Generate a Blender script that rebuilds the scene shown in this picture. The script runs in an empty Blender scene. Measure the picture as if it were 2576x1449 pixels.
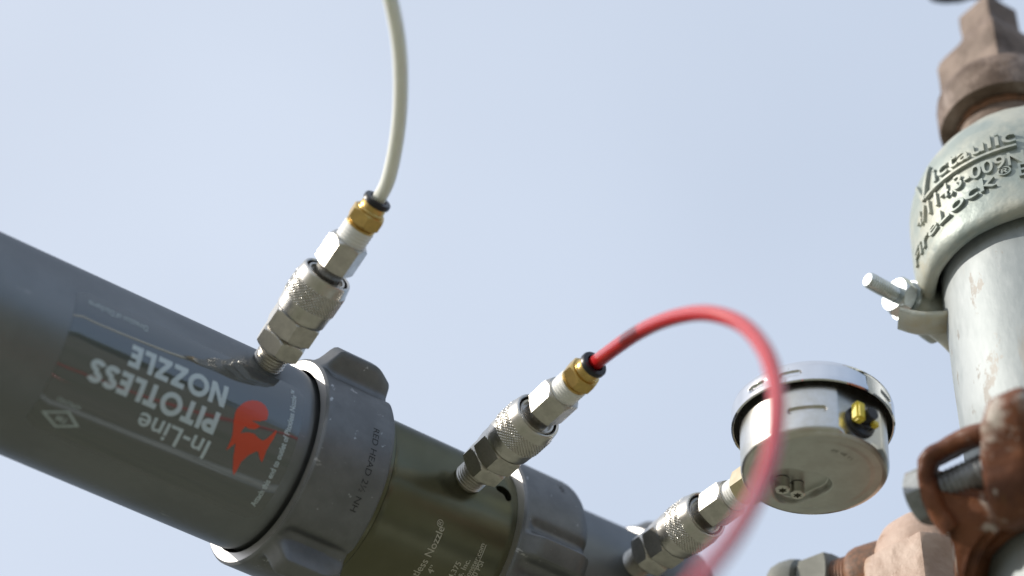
import bpy, bmesh, math, random
from math import sin, cos, pi, radians, degrees, atan2, sqrt, floor
from mathutils import Vector, Matrix, noise
random.seed(7)
S = bpy.context.scene
COL = S.collection

# ------------------------------------------------------------------ camera
PITCH = radians(42.0)
FPX, CX, CY = 7000.0, 1288.0, 724.5            # focal length in pixels of a 2576 px wide picture
CAM = Vector((0, 0, 1.45))
RV, UV, FV = Vector((1, 0, 0)), Vector((0, -sin(PITCH), cos(PITCH))), Vector((0, cos(PITCH), sin(PITCH)))
cam_d = bpy.data.cameras.new('camera')
cam_d.sensor_width = 36.0
cam_d.lens = FPX / 2576 * 36
cam_d.clip_start, cam_d.clip_end = 0.05, 3000
cam_d.dof.use_dof = True
cam_d.dof.focus_distance = 1.072
cam_d.dof.aperture_fstop = 3.9
cam_d.dof.aperture_blades = 9
cam = bpy.data.objects.new('camera', cam_d)
COL.objects.link(cam)
cam.location = CAM
cam.rotation_euler = (pi / 2 + PITCH, 0, 0)
S.camera = cam

# ------------------------------------------------------------------ sky, sun, exposure
SUN = Vector((-0.868, -0.104, 0.484)).normalized()       # towards the sun: left, low
w = bpy.data.worlds.new('World')
S.world = w
w.use_nodes = True
nt = w.node_tree
bg = nt.nodes['Background']
sky = nt.nodes.new('ShaderNodeTexSky')
sky.sky_type = 'NISHITA'
sky.sun_disc = False
sky.sun_elevation = math.asin(SUN.z)
sky.sun_rotation = atan2(SUN.x, SUN.y)
sky.dust_density = 2.0
sky.air_density = 1.0
# a veil of thin high cloud all over the sky
tc = nt.nodes.new('ShaderNodeTexCoord')
nz = nt.nodes.new('ShaderNodeTexNoise')
nz.inputs['Scale'].default_value = 3.0
nz.inputs['Detail'].default_value = 3.0
mr = nt.nodes.new('ShaderNodeMapRange')
mr.inputs['To Min'].default_value = 0.55
mr.inputs['To Max'].default_value = 0.95
mx = nt.nodes.new('ShaderNodeMix')
mx.data_type = 'RGBA'
mx.inputs['B'].default_value = (7.7, 8.75, 10.4, 1)
nt.links.new(tc.outputs['Generated'], nz.inputs['Vector'])
nt.links.new(nz.outputs['Fac'], mr.inputs['Value'])
nt.links.new(mr.outputs['Result'], mx.inputs['Factor'])
nt.links.new(sky.outputs['Color'], mx.inputs['A'])
# the veil is brighter towards the sun
dt = nt.nodes.new('ShaderNodeVectorMath')
dt.operation = 'DOT_PRODUCT'
dt.inputs[1].default_value = SUN
vm = nt.nodes.new('ShaderNodeVectorMath')
vm.operation = 'MULTIPLY_ADD'
vm.inputs[1].default_value = (4.6, 4.1, 3.4)
vm.inputs[2].default_value = (6.7, 7.75, 9.5)
nt.links.new(tc.outputs['Generated'], dt.inputs[0])
nt.links.new(dt.outputs['Value'], vm.inputs[0])
nt.links.new(vm.outputs['Vector'], mx.inputs['B'])
nt.links.new(mx.outputs['Result'], bg.inputs['Color'])
bg.inputs['Strength'].default_value = 0.1
sl = bpy.data.lights.new('sun', 'SUN')
sl.energy = 4.2
sl.angle = radians(0.53)
sl.color = (1.0, 0.94, 0.85)
so = bpy.data.objects.new('sun', sl)
COL.objects.link(so)
so.location = (-3, 0, 5)
so.rotation_euler = SUN.to_track_quat('Z', 'Y').to_euler()
S.view_settings.view_transform = 'Standard'
S.view_settings.look = 'None'
S.view_settings.exposure = 0.0
S.view_settings.gamma = 1.0
S.view_settings.use_curve_mapping = False

# ------------------------------------------------------------------ pixel <-> place
def ray(p):
    return RV * ((p[0] - CX) / FPX) + UV * (-(p[1] - CY) / FPX) + FV
def at(x, y, z):
    return CAM + ray((x, y)) * z
def w2p(P):
    v = P - CAM
    z = v.dot(FV)
    return (CX + FPX * v.dot(RV) / z, CY - FPX * v.dot(UV) / z)
def frame(o, x, y):
    x = x.normalized()
    y = (y - x * y.dot(x)).normalized()
    z = x.cross(y)
    m = Matrix((x, y, z)).transposed().to_4x4()
    m.translation = o
    return m
ZUP = Vector((0, 0, 1))

# ------------------------------------------------------------------ materials
MATS = {}
def mat(name, base, metal=0.0, rough=0.5, var=None, vscale=40.0, vdet=4.0, vlo=0.4, vhi=0.6, bump=0.0, bscale=300.0,
        rvar=0.0, coat=0.0, trans=0.0, sss=0.0, spec=0.5, stretch=None, speck=None, edge=None, aniso=0.0):
    m = bpy.data.materials.new(name)
    m.use_nodes = True
    t = m.node_tree
    b = t.nodes['Principled BSDF']
    I = b.inputs
    I['Base Color'].default_value = (*base, 1)
    I['Metallic'].default_value = metal
    I['Roughness'].default_value = rough
    I['Specular IOR Level'].default_value = spec
    I['Coat Weight'].default_value = coat
    I['Coat Roughness'].default_value = 0.06
    I['Transmission Weight'].default_value = trans
    if edge: I['Specular Tint'].default_value = (*edge, 1)
    if sss:
        I['Subsurface Weight'].default_value = sss
        I['Subsurface Radius'].default_value = (1, 1, 1)
        I['Subsurface Scale'].default_value = 0.002
    tcn = t.nodes.new('ShaderNodeTexCoord')
    src = tcn.outputs['Object']
    if stretch:
        mp = t.nodes.new('ShaderNodeMapping')
        mp.inputs['Scale'].default_value = stretch
        t.links.new(src, mp.inputs['Vector'])
        src2 = mp.outputs['Vector']
    else:
        src2 = src
    col = None
    if var:
        n = t.nodes.new('ShaderNodeTexNoise')
        n.inputs['Scale'].default_value = vscale
        n.inputs['Detail'].default_value = vdet
        n.inputs['Roughness'].default_value = 0.65
        t.links.new(src2, n.inputs['Vector'])
        r = t.nodes.new('ShaderNodeMapRange')
        r.inputs['From Min'].default_value = vlo
        r.inputs['From Max'].default_value = vhi
        t.links.new(n.outputs['Fac'], r.inputs['Value'])
        mi = t.nodes.new('ShaderNodeMix')
        mi.data_type = 'RGBA'
        mi.inputs['A'].default_value = (*base, 1)
        mi.inputs['B'].default_value = (*var, 1)
        t.links.new(r.outputs['Result'], mi.inputs['Factor'])
        col = mi.outputs['Result']
        if rvar:
            rr = t.nodes.new('ShaderNodeMapRange')
            rr.inputs['To Min'].default_value = rough
            rr.inputs['To Max'].default_value = min(1, rough + rvar)
            t.links.new(n.outputs['Fac'], rr.inputs['Value'])
            t.links.new(rr.outputs['Result'], I['Roughness'])
    if speck:     # (colour, scale, low, high, stretch): nicks, scratches, stains of their own shape
        for (sc, sscale, slo, shi, sst) in (speck if isinstance(speck, list) else [speck]):
            mp = t.nodes.new('ShaderNodeMapping')
            mp.inputs['Scale'].default_value = sst
            t.links.new(src, mp.inputs['Vector'])
            n = t.nodes.new('ShaderNodeTexNoise')
            n.inputs['Scale'].default_value = sscale
            n.inputs['Detail'].default_value = 5.0
            n.inputs['Roughness'].default_value = 0.7
            t.links.new(mp.outputs['Vector'], n.inputs['Vector'])
            r = t.nodes.new('ShaderNodeMapRange')
            r.inputs['From Min'].default_value = slo
            r.inputs['From Max'].default_value = shi
            t.links.new(n.outputs['Fac'], r.inputs['Value'])
            mi = t.nodes.new('ShaderNodeMix')
            mi.data_type = 'RGBA'
            mi.inputs['A'].default_value = (*base, 1)
            mi.inputs['B'].default_value = (*sc, 1)
            if col is not None: t.links.new(col, mi.inputs['A'])
            t.links.new(r.outputs['Result'], mi.inputs['Factor'])
            col = mi.outputs['Result']
    if col is not None: t.links.new(col, I['Base Color'])
    if bump:
        n = t.nodes.new('ShaderNodeTexNoise')
        n.inputs['Scale'].default_value = bscale
        n.inputs['Detail'].default_value = 5.0
        t.links.new(src2, n.inputs['Vector'])
        bp = t.nodes.new('ShaderNodeBump')
        bp.inputs['Strength'].default_value = 1.0
        bp.inputs['Distance'].default_value = bump
        t.links.new(n.outputs['Fac'], bp.inputs['Height'])
        t.links.new(bp.outputs['Normal'], I['Normal'])
    MATS[name] = m
    return m

mat('anodised_grey', (0.222, 0.234, 0.242), 0.75, 0.38, var=(0.195, 0.206, 0.214), vscale=26, edge=(0.38, 0.40, 0.43), bump=0.00002, bscale=2500,
    speck=((0.30, 0.31, 0.31), 150, 0.66, 0.72, (0.35, 1, 1)))
mat('label_gloss', (0.168, 0.178, 0.182), 0.6, 0.07, coat=0.6, edge=(0.4, 0.42, 0.45))
mat('ring_grey', (0.195, 0.20, 0.203), 0.6, 0.42, var=(0.165, 0.169, 0.172), vscale=90, bump=0.00003, bscale=1800, edge=(0.35, 0.36, 0.38),
    speck=[((0.48, 0.50, 0.51), 190, 0.66, 0.70, (1, 0.4, 1)), ((0.4, 0.4, 0.4), 70, 0.655, 0.69, (1, 0.22, 2.6))])
mat('machined_face', (0.62, 0.60, 0.58), 0.85, 0.40, var=(0.62, 0.6, 0.58), vscale=500, bump=0.00002, bscale=2500)
mat('anodised_olive', (0.158, 0.155, 0.105), 0.85, 0.25, var=(0.138, 0.135, 0.088), vscale=40, edge=(0.35, 0.37, 0.4), bump=0.00001, bscale=3000)
mat('hollow_black', (0.006, 0.006, 0.006), 0, 0.7)
mat('print_white', (0.53, 0.615, 0.665), 0, 0.3, coat=0.4)
mat('print_faint', (0.40, 0.47, 0.49), 0, 0.3, coat=0.4)
mat('print_red', (0.62, 0.062, 0.022), 0, 0.3, coat=0.6)
mat('etched', (0.50, 0.48, 0.40), 0.2, 0.5)
mat('stamped', (0.035, 0.035, 0.036), 0.3, 0.6)
mat('nickel', (0.60, 0.575, 0.53), 1.0, 0.24, var=(0.5, 0.48, 0.44), vscale=300, rvar=0.2, bump=0.00002, bscale=1800)
mat('nickel_satin', (0.62, 0.60, 0.56), 1.0, 0.3, var=(0.54, 0.52, 0.48), vscale=200, bump=0.00003, bscale=1400)
mat('dark_steel', (0.25, 0.24, 0.22), 1.0, 0.35)
mat('brass', (0.66, 0.46, 0.16), 1.0, 0.24, var=(0.55, 0.38, 0.14), vscale=250, rvar=0.15, bump=0.00002, bscale=1500)
mat('pale_brass', (0.76, 0.66, 0.46), 1.0, 0.28, var=(0.7, 0.58, 0.38), vscale=200)
mat('tape_white', (0.78, 0.78, 0.76), 0, 0.45, sss=0.2)
mat('plastic_black', (0.012, 0.013, 0.018), 0, 0.35)
mat('hose_white', (0.88, 0.89, 0.83), 0, 0.38, trans=0.15, sss=1.0)
mat('hose_red', (0.58, 0.016, 0.018), 0, 0.27, trans=0.12, coat=0.6, sss=0.6, spec=0.8)
MATS['hose_red'].node_tree.nodes['Principled BSDF'].inputs['Coat Roughness'].default_value = 0.22
mat('chrome', (0.78, 0.78, 0.79), 1.0, 0.05)
mat('gauge_steel', (0.66, 0.65, 0.62), 1.0, 0.29, var=(0.58, 0.56, 0.5), vscale=120, bump=0.00001, bscale=1500)
mat('gauge_back', (0.56, 0.57, 0.54), 0.9, 0.36, var=(0.50, 0.50, 0.47), vscale=90, bump=0.00001, bscale=900)
mat('yellow_plastic', (0.82, 0.66, 0.07), 0, 0.4)
mat('dial_white', (0.8, 0.8, 0.78), 0, 0.4)
mat('galvanised', (0.27, 0.30, 0.305), 0.2, 0.46, var=(0.40, 0.43, 0.435), vscale=34, stretch=(0.45, 1, 1), rvar=0.2, bump=0.00018, bscale=260,
    speck=[((0.27, 0.255, 0.225), 40, 0.60, 0.68, (0.16, 1.4, 1.4)), ((0.25, 0.24, 0.22), 110, 0.61, 0.65, (0.4, 1, 1))])
mat('zinc_casting', (0.28, 0.325, 0.305), 0.2, 0.5, var=(0.43, 0.44, 0.38), vscale=35, bump=0.0005, bscale=190,
    speck=((0.42, 0.37, 0.24), 22, 0.60, 0.74, (1, 1, 1)))
mat('zinc_bolt', (0.60, 0.64, 0.64), 0.9, 0.3, var=(0.45, 0.48, 0.46), vscale=150)
mat('rust_iron', (0.092, 0.058, 0.038), 0.1, 0.65, var=(0.20, 0.145, 0.112), vscale=60, bump=0.0006, bscale=300,
    speck=((0.30, 0.24, 0.21), 30, 0.55, 0.7, (0.5, 1, 1)))
mat('rubber_black', (0.02, 0.02, 0.02), 0, 0.6)
mat('clamp_paint', (0.17, 0.062, 0.027), 0.0, 0.46, spec=0.3, var=(0.095, 0.036, 0.02), vscale=55, bump=0.0005, bscale=260,
    speck=[((0.42, 0.37, 0.32), 34, 0.56, 0.63, (0.5, 1.3, 0.8)), ((0.5, 0.46, 0.4), 110, 0.64, 0.70, (1, 1, 1)), ((0.28, 0.15, 0.04), 60, 0.66, 0.75, (1, 1, 1))])
mat('bolt_grey', (0.30, 0.32, 0.33), 0.4, 0.5, var=(0.2, 0.21, 0.21), vscale=120, bump=0.0001, bscale=500,
    speck=((0.20, 0.12, 0.07), 80, 0.62, 0.72, (1, 1, 1)))
mat('tan_paint', (0.51, 0.375, 0.30), 0.0, 0.55, var=(0.43, 0.295, 0.225), vscale=40, bump=0.0006, bscale=210,
    speck=[((0.36, 0.20, 0.10), 24, 0.56, 0.68, (1, 1, 1)), ((0.20, 0.10, 0.05), 75, 0.61, 0.66, (1, 1, 1))])
mat('rust_thread', (0.22, 0.10, 0.05), 0.1, 0.6, var=(0.11, 0.06, 0.035), vscale=200, bump=0.0002, bscale=700)
mat('grey_fitting', (0.15, 0.15, 0.125), 0.3, 0.5, var=(0.21, 0.21, 0.18), vscale=60, bump=0.0001, bscale=400)
mat('ground_grass', (0.20, 0.19, 0.145), 0, 0.95, var=(0.145, 0.15, 0.10), vscale=0.5, vdet=8, bump=0.03, bscale=9)
mat('foliage', (0.04, 0.06, 0.018), 0, 0.8, var=(0.07, 0.09, 0.03), vscale=0.4)
mat('bark', (0.09, 0.07, 0.05), 0, 0.9)

# ------------------------------------------------------------------ object helpers
def finish(me, smooth=35):
    me.polygons.foreach_set('use_smooth', [True] * len(me.polygons))
    me.set_sharp_from_angle(angle=radians(smooth))
    me.update()
    return me
def mesh_obj(name, bm, m, parent=None, smooth=35, recalc=True):
    if recalc: bmesh.ops.recalc_face_normals(bm, faces=bm.faces)
    me = bpy.data.meshes.new(name)
    bm.to_mesh(me)
    bm.free()
    for k in (m if isinstance(m, (list, tuple)) else [m]): me.materials.append(MATS[k])
    finish(me, smooth)
    o = bpy.data.objects.new(name, me)
    COL.objects.link(o)
    if parent: o.parent = parent
    return o
def thing(name, label, cat, M, group=None):
    o = bpy.data.objects.new(name, None)
    COL.objects.link(o)
    o.empty_display_size = 0.01
    o.matrix_world = M
    o['label'] = label
    o['category'] = cat
    if group: o['group'] = group
    return o
def tag(o, label, cat, group=None):
    o['label'] = label
    o['category'] = cat
    if group: o['group'] = group
def dup(root, M, label):
    r = root.copy()
    COL.objects.link(r)
    r.matrix_world = M
    r['label'] = label
    for c in list(root.children):
        d = c.copy()
        COL.objects.link(d)
        d.parent = r
        for g in c.children:
            e = g.copy()
            COL.objects.link(e)
            e.parent = d
    return r

def surf(bm, xs, rf, n=96, th0=0.0, cap0=True, cap1=True, mi=0, O=(0, 0, 0)):
    """surface of rings along local X, radius rf(k, x, theta)"""
    O = Vector(O)
    rings = []
    for k, x in enumerate(xs):
        ring = []
        for j in range(n):
            th = th0 + 2 * pi * j / n
            r = rf(k, x, th)
            ring.append(bm.verts.new(O + Vector((x, r * cos(th), r * sin(th)))))
        rings.append(ring)
    for a, b in zip(rings, rings[1:]):
        for j in range(n):
            f = bm.faces.new((a[j], a[(j + 1) % n], b[(j + 1) % n], b[j]))
            f.material_index = mi
    for ring, on in ((rings[0], cap0), (rings[-1], cap1)):
        if on:
            f = bm.faces.new(ring)
            f.material_index = mi
    return bm
def lathe(bm, prof, n=96, cap0=True, cap1=True, mi=0, O=(0, 0, 0)):
    return surf(bm, [p[0] for p in prof], lambda k, x, th: prof[k][1], n, 0, cap0, cap1, mi, O)
def hexr(Rc, th, th0):
    a = (th - th0) % (pi / 3) - pi / 6
    return Rc * cos(pi / 6) / cos(a)
def hexnut(bm, x0, x1, Rc, th0, ch=0.0012, hole=None, n=72, mi=0, ch1=None):
    Rin = Rc * cos(pi / 6)
    ch1 = ch if ch1 is None else ch1
    xs = [x0 + ch * q for q in (0, .33, .66, 1)] + [x1 - ch1 * q for q in (1, .66, .33, 0)]
    def rf(k, x, th):
        lim = 1e9
        if x - x0 < ch * 1.001: lim = Rin * 0.985 + (Rc - Rin * 0.985) * (x - x0) / max(ch, 1e-9)
        if x1 - x < ch1 * 1.001: lim = min(lim, Rin * 0.985 + (Rc - Rin * 0.985) * (x1 - x) / max(ch1, 1e-9))
        return min(hexr(Rc, th, th0), lim)
    return surf(bm, xs, rf, n, th0, True, True, mi)
def thread_prof(x0, x1, r, pitch, depth):
    out = [(x0, r - depth)]
    n = max(1, int(round((x1 - x0) / pitch)))
    p = (x1 - x0) / n
    for i in range(n):
        a = x0 + i * p
        out += [(a + p * .12, r - depth), (a + p * .42, r), (a + p * .58, r), (a + p * .88, r - depth)]
    out.append((x1, r - depth))
    return out
def catmull(pts, per=14):
    P = [pts[0] * 2 - pts[1]] + list(pts) + [pts[-1] * 2 - pts[-2]]
    out = []
    for i in range(1, len(P) - 2):
        a, b, c, d = P[i - 1:i + 3]
        for k in range(per):
            t = k / per
            out.append(0.5 * ((2 * b) + (c - a) * t + (2 * a - 5 * b + 4 * c - d) * t * t + (3 * b - a - 3 * c + d) * t ** 3))
    out.append(pts[-1])
    return out
def sweep(bm, path, sec, up=Vector((0.01, 0.02, 1)), n=24, mi=0, cap=True):
    """sec(s, phi) -> (u, v) offsets"""
    rings = []
    L = len(path) - 1
    T0 = (path[1] - path[0]).normalized()
    u = (up - T0 * up.dot(T0)).normalized()
    for i, p in enumerate(path):
        T = (path[min(i + 1, L)] - path[max(i - 1, 0)]).normalized()
        u = (u - T * u.dot(T)).normalized()
        v = T.cross(u)
        ring = []
        for j in range(n):
            a, b = sec(i / L, 2 * pi * j / n)
            ring.append(bm.verts.new(p + u * a + v * b))
        rings.append(ring)
    for a, b in zip(rings, rings[1:]):
        for j in range(n):
            f = bm.faces.new((a[j], a[(j + 1) % n], b[(j + 1) % n], b[j]))
            f.material_index = mi
    if cap:
        bm.faces.new(rings[0])
        bm.faces.new(rings[-1])
    return bm
def sup(phi, a, b, e=0.5):
    c, s = cos(phi), sin(phi)
    return (a * math.copysign(abs(c) ** e, c), b * math.copysign(abs(s) ** e, s))
def sstep(a, b, x):
    t = min(1, max(0, (x - a) / (b - a)))
    return t * t * (3 - 2 * t)
def rough_up(bm, amp, scale, off=0):
    bm.normal_update()
    for v in bm.verts:
        v.co += v.normal * amp * noise.noise(v.co * scale + Vector((off, off * 2, 3)))

# ---- lettering: flat outlines sliced fine, then wrapped by a function (x, y) -> point
def slice_grid(bm, sx, sy):
    xs = [v.co.x for v in bm.verts]
    ys = [v.co.y for v in bm.verts]
    for lo, hi, st, nrm in ((min(xs), max(xs), sx, (1, 0, 0)), (min(ys), max(ys), sy, (0, 1, 0))):
        if not st: continue
        k = floor(lo / st) + 1
        while k * st < hi:
            co = (k * st, 0, 0) if nrm[0] else (0, k * st, 0)
            bmesh.ops.bisect_plane(bm, geom=bm.verts[:] + bm.edges[:] + bm.faces[:], plane_co=co, plane_no=nrm, dist=1e-7)
            k += 1
def font_mesh(body, offset=0.0, extrude=0.0, spacing=1.0):
    c = bpy.data.curves.new('lettering_curve', 'FONT')
    c.body = body
    c.size = 1.0
    c.offset = offset
    c.extrude = extrude
    c.space_character = spacing
    c.resolution_u = 5
    o = bpy.data.objects.new('lettering_curve', c)
    COL.objects.link(o)
    bpy.context.view_layer.update()
    dg = bpy.context.evaluated_depsgraph_get()
    me = bpy.data.meshes.new_from_object(o.evaluated_get(dg))
    bpy.data.objects.remove(o)
    bm = bmesh.new()
    bm.from_mesh(me)
    bpy.data.meshes.remove(me)
    return bm
_h = font_mesh('H')
CAPH = max(v.co.y for v in _h.verts)
_h.free()
def text_obj(name, body, cap, m, parent, fn, align='L', offset=0.0, extrude=0.0, sx=0, sy=0, width=None, shear=0.0, spacing=1.0, lift=0.0):
    bm = font_mesh(body, offset, extrude, spacing)
    k = cap / CAPH
    xs = [v.co.x for v in bm.verts]
    x0, x1 = min(xs), max(xs)
    kx = k if width is None else width / (x1 - x0)
    ref = {'L': x0, 'R': x1, 'C': (x0 + x1) / 2}[align]
    for v in bm.verts:
        v.co = Vector(((v.co.x - ref) * kx + shear * v.co.y * k, v.co.y * k, v.co.z * k))
    slice_grid(bm, sx, sy)
    for v in bm.verts: v.co = fn(v.co.x, v.co.y, v.co.z + lift)
    return mesh_obj(name, bm, m, parent, 60, recalc=extrude > 0)

# bold geometric capitals drawn as outlines, cap height 1
def strip(pts, w, closed=False):
    n = len(pts)
    L, R = [], []
    for i, p in enumerate(pts):
        a = pts[(i - 1) % n] if closed or i > 0 else p
        b = pts[(i + 1) % n] if closed or i < n - 1 else p
        t = Vector((b[0] - a[0], b[1] - a[1])).normalized()
        nn = Vector((-t.y, t.x)) * w / 2
        L.append((p[0] + nn.x, p[1] + nn.y))
        R.append((p[0] - nn.x, p[1] - nn.y))
    return [(L[i], R[i], R[(i + 1) % n], L[(i + 1) % n]) for i in range(n if closed else n - 1)]
def arc(cx, cy, rx, ry, a0, a1, n=14):
    return [(cx + rx * cos(radians(a0 + (a1 - a0) * i / n)), cy + ry * sin(radians(a0 + (a1 - a0) * i / n))) for i in range(n + 1)]
def rect(x0, y0, x1, y1): return [((x0, y0), (x1, y0), (x1, y1), (x0, y1))]
def glyph(c, w):
    h = w / 2
    if c == 'P': return rect(0, 0, w, 1) + strip([(w, 1 - h), (.36, 1 - h)] + arc(.36, .70, .22, .30 - h, 90, -90)[1:] + [(w, .40 + h)], w), .62
    if c == 'I': return rect(0, 0, w, 1), w
    if c == 'T': return rect(0, 1 - w, .66, 1) + rect(.33 - h, 0, .33 + h, 1 - w), .66
    if c == 'O': return strip(arc(.5, .5, .53 - h, .52 - h, 0, 360, 32)[:-1], w, True), 1.02
    if c == 'L': return rect(0, 0, w, 1) + rect(w, 0, .54, w), .54
    if c == 'E': return rect(0, 0, w, 1) + rect(w, 0, .56, w) + rect(w, .5 - h, .52, .5 + h) + rect(w, 1 - w, .56, 1), .56
    if c == 'S': return strip(arc(.31, .745, .235, .265 - h, 20, 180, 10) + arc(.31, .745, .235, .265 - h, 180, 262, 6)[1:] + arc(.31, .265, .25, .275 - h, 82, 0, 6) + arc(.31, .265, .25, .275 - h, 0, -160, 10)[1:], w), .62
    if c == 'N': return [((0, 0), (w, 0), (w, .62), (.84 - w, 0), (.84, 0), (.84, 1), (.84 - w, 1), (.84 - w, .38), (w, 1), (0, 1))], .84
    if c == 'Z': return [((0, 0), (.68, 0), (.68, w), (.30, w), (.67, 1 - w * .8), (.67, 1), (.02, 1), (.02, 1 - w), (.37, 1 - w), (0, w * .8))], .70
    return [], .3
def block_text(name, word, cap, width, w, m, parent, fn, sy):
    bm = bmesh.new()
    x = 0
    total = 0
    for i, c in enumerate(word): total += glyph(c, w)[1] + (.11 if i < len(word) - 1 else 0)
    kx = width / total
    for c in word:
        polys, adv = glyph(c, w)
        for poly in polys:
            try: bm.faces.new([bm.verts.new((((p[0] + x) * kx), p[1] * cap, 0)) for p in poly])
            except ValueError: pass
        x += adv + .11
    slice_grid(bm, 0, sy)
    for v in bm.verts: v.co = fn(v.co.x, v.co.y, 0)
    return mesh_obj(name, bm, m, parent, 60, recalc=False)

# ------------------------------------------------------------------ ground and far trees (below and behind the picture; seen in the reflections)
bm = bmesh.new()
N = 40
gv = [[bm.verts.new(((i / N - .5) * 800, (j / N - .5) * 800, 0)) for j in range(N + 1)] for i in range(N + 1)]
for i in range(N):
    for j in range(N): bm.faces.new((gv[i][j], gv[i + 1][j], gv[i + 1][j + 1], gv[i][j + 1]))
g = mesh_obj('ground', bm, 'ground_grass')
g['kind'] = 'structure'
bm = bmesh.new()
for k in range(46):
    a = 2 * pi * k / 46 + random.uniform(-.05, .05)
    R = random.uniform(55, 85)
    h = random.uniform(5, 9)
    c = Vector((R * cos(a), R * sin(a), h * .55))
    for q in range(150):
        d = Vector((random.gauss(0, 1), random.gauss(0, 1), random.gauss(0, 1))).normalized() * random.uniform(.5, 1)
        p = c + Vector((d.x * h * .42, d.y * h * .42, d.z * h * .5))
        s = random.uniform(.3, .8)
        u = Vector((random.gauss(0, 1), random.gauss(0, 1), random.gauss(0, 1))).normalized()
        v = u.orthogonal().normalized()
        bm.faces.new([bm.verts.new(p + u * s), bm.verts.new(p + v * s), bm.verts.new(p - u * s), bm.verts.new(p - v * s)])
tl = mesh_obj('treeline', bm, 'foliage', recalc=False)
tl['kind'] = 'stuff'
tl['label'] = 'far green trees round the field, mirrored dimly in the metal'

# ------------------------------------------------------------------ the axis of the nozzle assembly
RT = 0.0375
VP = (14000, 7020)
d = ray(VP).normalized()
n1 = ray((0, 582)).cross(d).normalized()
n2 = ray((0, 1144)).cross(d).normalized()
mid = ray((0, 862))
s1 = math.copysign(1, mid.dot(n1))
s2 = math.copysign(1, mid.dot(n2))
r0 = RV + FV * (CX / FPX)
X0 = CAM + Matrix((n1, n2, r0)).inverted() @ Vector((s1 * RT, s2 * RT, 0))
XM = X0 + d * 0.12 - CAM
N0 = (-XM + d * XM.dot(d)).normalized()
B0 = -d.cross(N0)                       # up the picture; angles on the tube grow that way
def F_tube(t): return frame(X0 + d * t, d, N0)
def hit(p, r=RT):
    """pixel -> (t along the axis, angle) on a cylinder of radius r"""
    v = ray(p)
    q = CAM - X0
    a, b = v.cross(d), q.cross(d)
    A, Bq, C = a.dot(a), 2 * a.dot(b), b.dot(b) - r * r
    D = max(0, Bq * Bq - 4 * A * C)
    P = CAM + v * ((-Bq - sqrt(D)) / (2 * A)) - X0
    t = P.dot(d)
    e = P - d * t
    return t, atan2(e.dot(B0), e.dot(N0))
def cyl(t, th, r, t0): return Vector((t - t0, r * cos(th), -r * sin(th)))

# ------------------------------------------------------------------ labelled tube
T1 = 0.1160
tube = thing('nozzle_tube', 'dark grey metal tube with glossy label, upside-down white lettering and red emblem', 'tube', F_tube(0))
bm = bmesh.new()
xs = [-0.14] + [-0.13 + i * (T1 - 0.004 + .13) / 30 for i in range(31)] + [T1 - .0028, T1 - .0016, T1 - .0007, T1, T1 + .03]
def rf(k, x, th):
    e = max(0, (x - (T1 - .004)) / .004)
    return RT - (0.0011 * min(1, e) ** 2.2)
lathe(bm, [(x, rf(0, x, 0)) for x in xs], 160)
mesh_obj('barrel', bm, 'anodised_grey', tube)
# label film, 0.1 mm proud
tL, thL0 = hit((128, 890))
ta, tha = hit((190, 722))
tb, thb = hit((65, 1062))
tc_, thc = hit((772, 992))
td, thd = hit((640, 1312))
LT0, LT1, LH0, LH1 = 0.0105, 0.1093, min(thb, thd), max(tha, thc)
bm = bmesh.new()
NA, NB = 24, 64
rc = 0.003
grid = []
for i in range(NA + 1):
    u = i / NA
    t = LT0 + (LT1 - LT0) * u
    dx = min(t - LT0, LT1 - t)
    ins = (rc - sqrt(max(0, rc * rc - (rc - dx) ** 2))) / RT if dx < rc else 0
    grid.append([bm.verts.new(cyl(t, LH0 + ins + (LH1 - LH0 - 2 * ins) * j / NB, RT + .00012, 0)) for j in range(NB + 1)])
for i in range(NA):
    for j in range(NB): bm.faces.new((grid[i][j], grid[i + 1][j], grid[i + 1][j + 1], grid[i][j + 1]))
ret = bmesh.ops.extrude_face_region(bm, geom=[e for e in bm.edges if e.is_boundary])
for v in [q for q in ret['geom'] if isinstance(q, bmesh.types.BMVert)]:
    k = (RT - .0002) / sqrt(v.co.y ** 2 + v.co.z ** 2)
    v.co.y *= k
    v.co.z *= k
film = mesh_obj('label_film', bm, 'label_gloss', tube, 30)
def on_label(t0, th0):            # upside down: x runs against the axis, letter tops point down the picture
    return lambda x, y, z: cyl(t0 - x, th0 - y / RT, RT + .00020 + z, 0)
def on_label_up(t0, th0):         # reads up the curve of the tube
    return lambda x, y, z: cyl(t0 - y, th0 + x / RT, RT + .00020 + z, 0)
def c2(x, y): return (x * .36122, 925.7 + y * .36122)
def run(a, b, c):
    """start-base, start-cap, end-base pixels -> t0, th0, cap height, width"""
    A, Bp, Cc = hit(a), hit(b), hit(c)
    return A[0], A[1], (A[1] - Bp[1]) * RT, A[0] - Cc[0]
t0, th0, cap, wd = run(c2(1537, 318), c2(1487, 470), (222, 938))
block_text('lettering', 'PITOTLESS', cap, wd, .235, 'print_white', film, on_label(t0, th0), .001)
t0b, th0b, capb, wdb = run(c2(1592, 140), c2(1562, 288), (333, 873))
block_text('lettering', 'NOZZLE', cap, wdb, .235, 'print_white', film, on_label(t0b, th0 + cap * 1.28 / RT), .001)
t0c, th0c, capc, wdc = run(c2(1470, 515), c2(1382, 650), c2(975, 330))
text_obj('lettering', 'In-Line', cap * .82, 'print_white', film, on_label(t0c, th0 - cap * 1.30 / RT), 'L', offset=.012, sy=.001, width=wdc)
A = hit(c2(1800, 975))
text_obj('lettering', 'Attach this end to outlet of Pitotless Nozzle\u2122', .0022, 'print_white', film, on_label_up(0.1055, A[1]), 'L', offset=.022, sx=.001,
         width=(hit((741, 985))[1] - A[1]) * RT)
A, Bq = hit((371, 826)), hit((224, 748))
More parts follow.
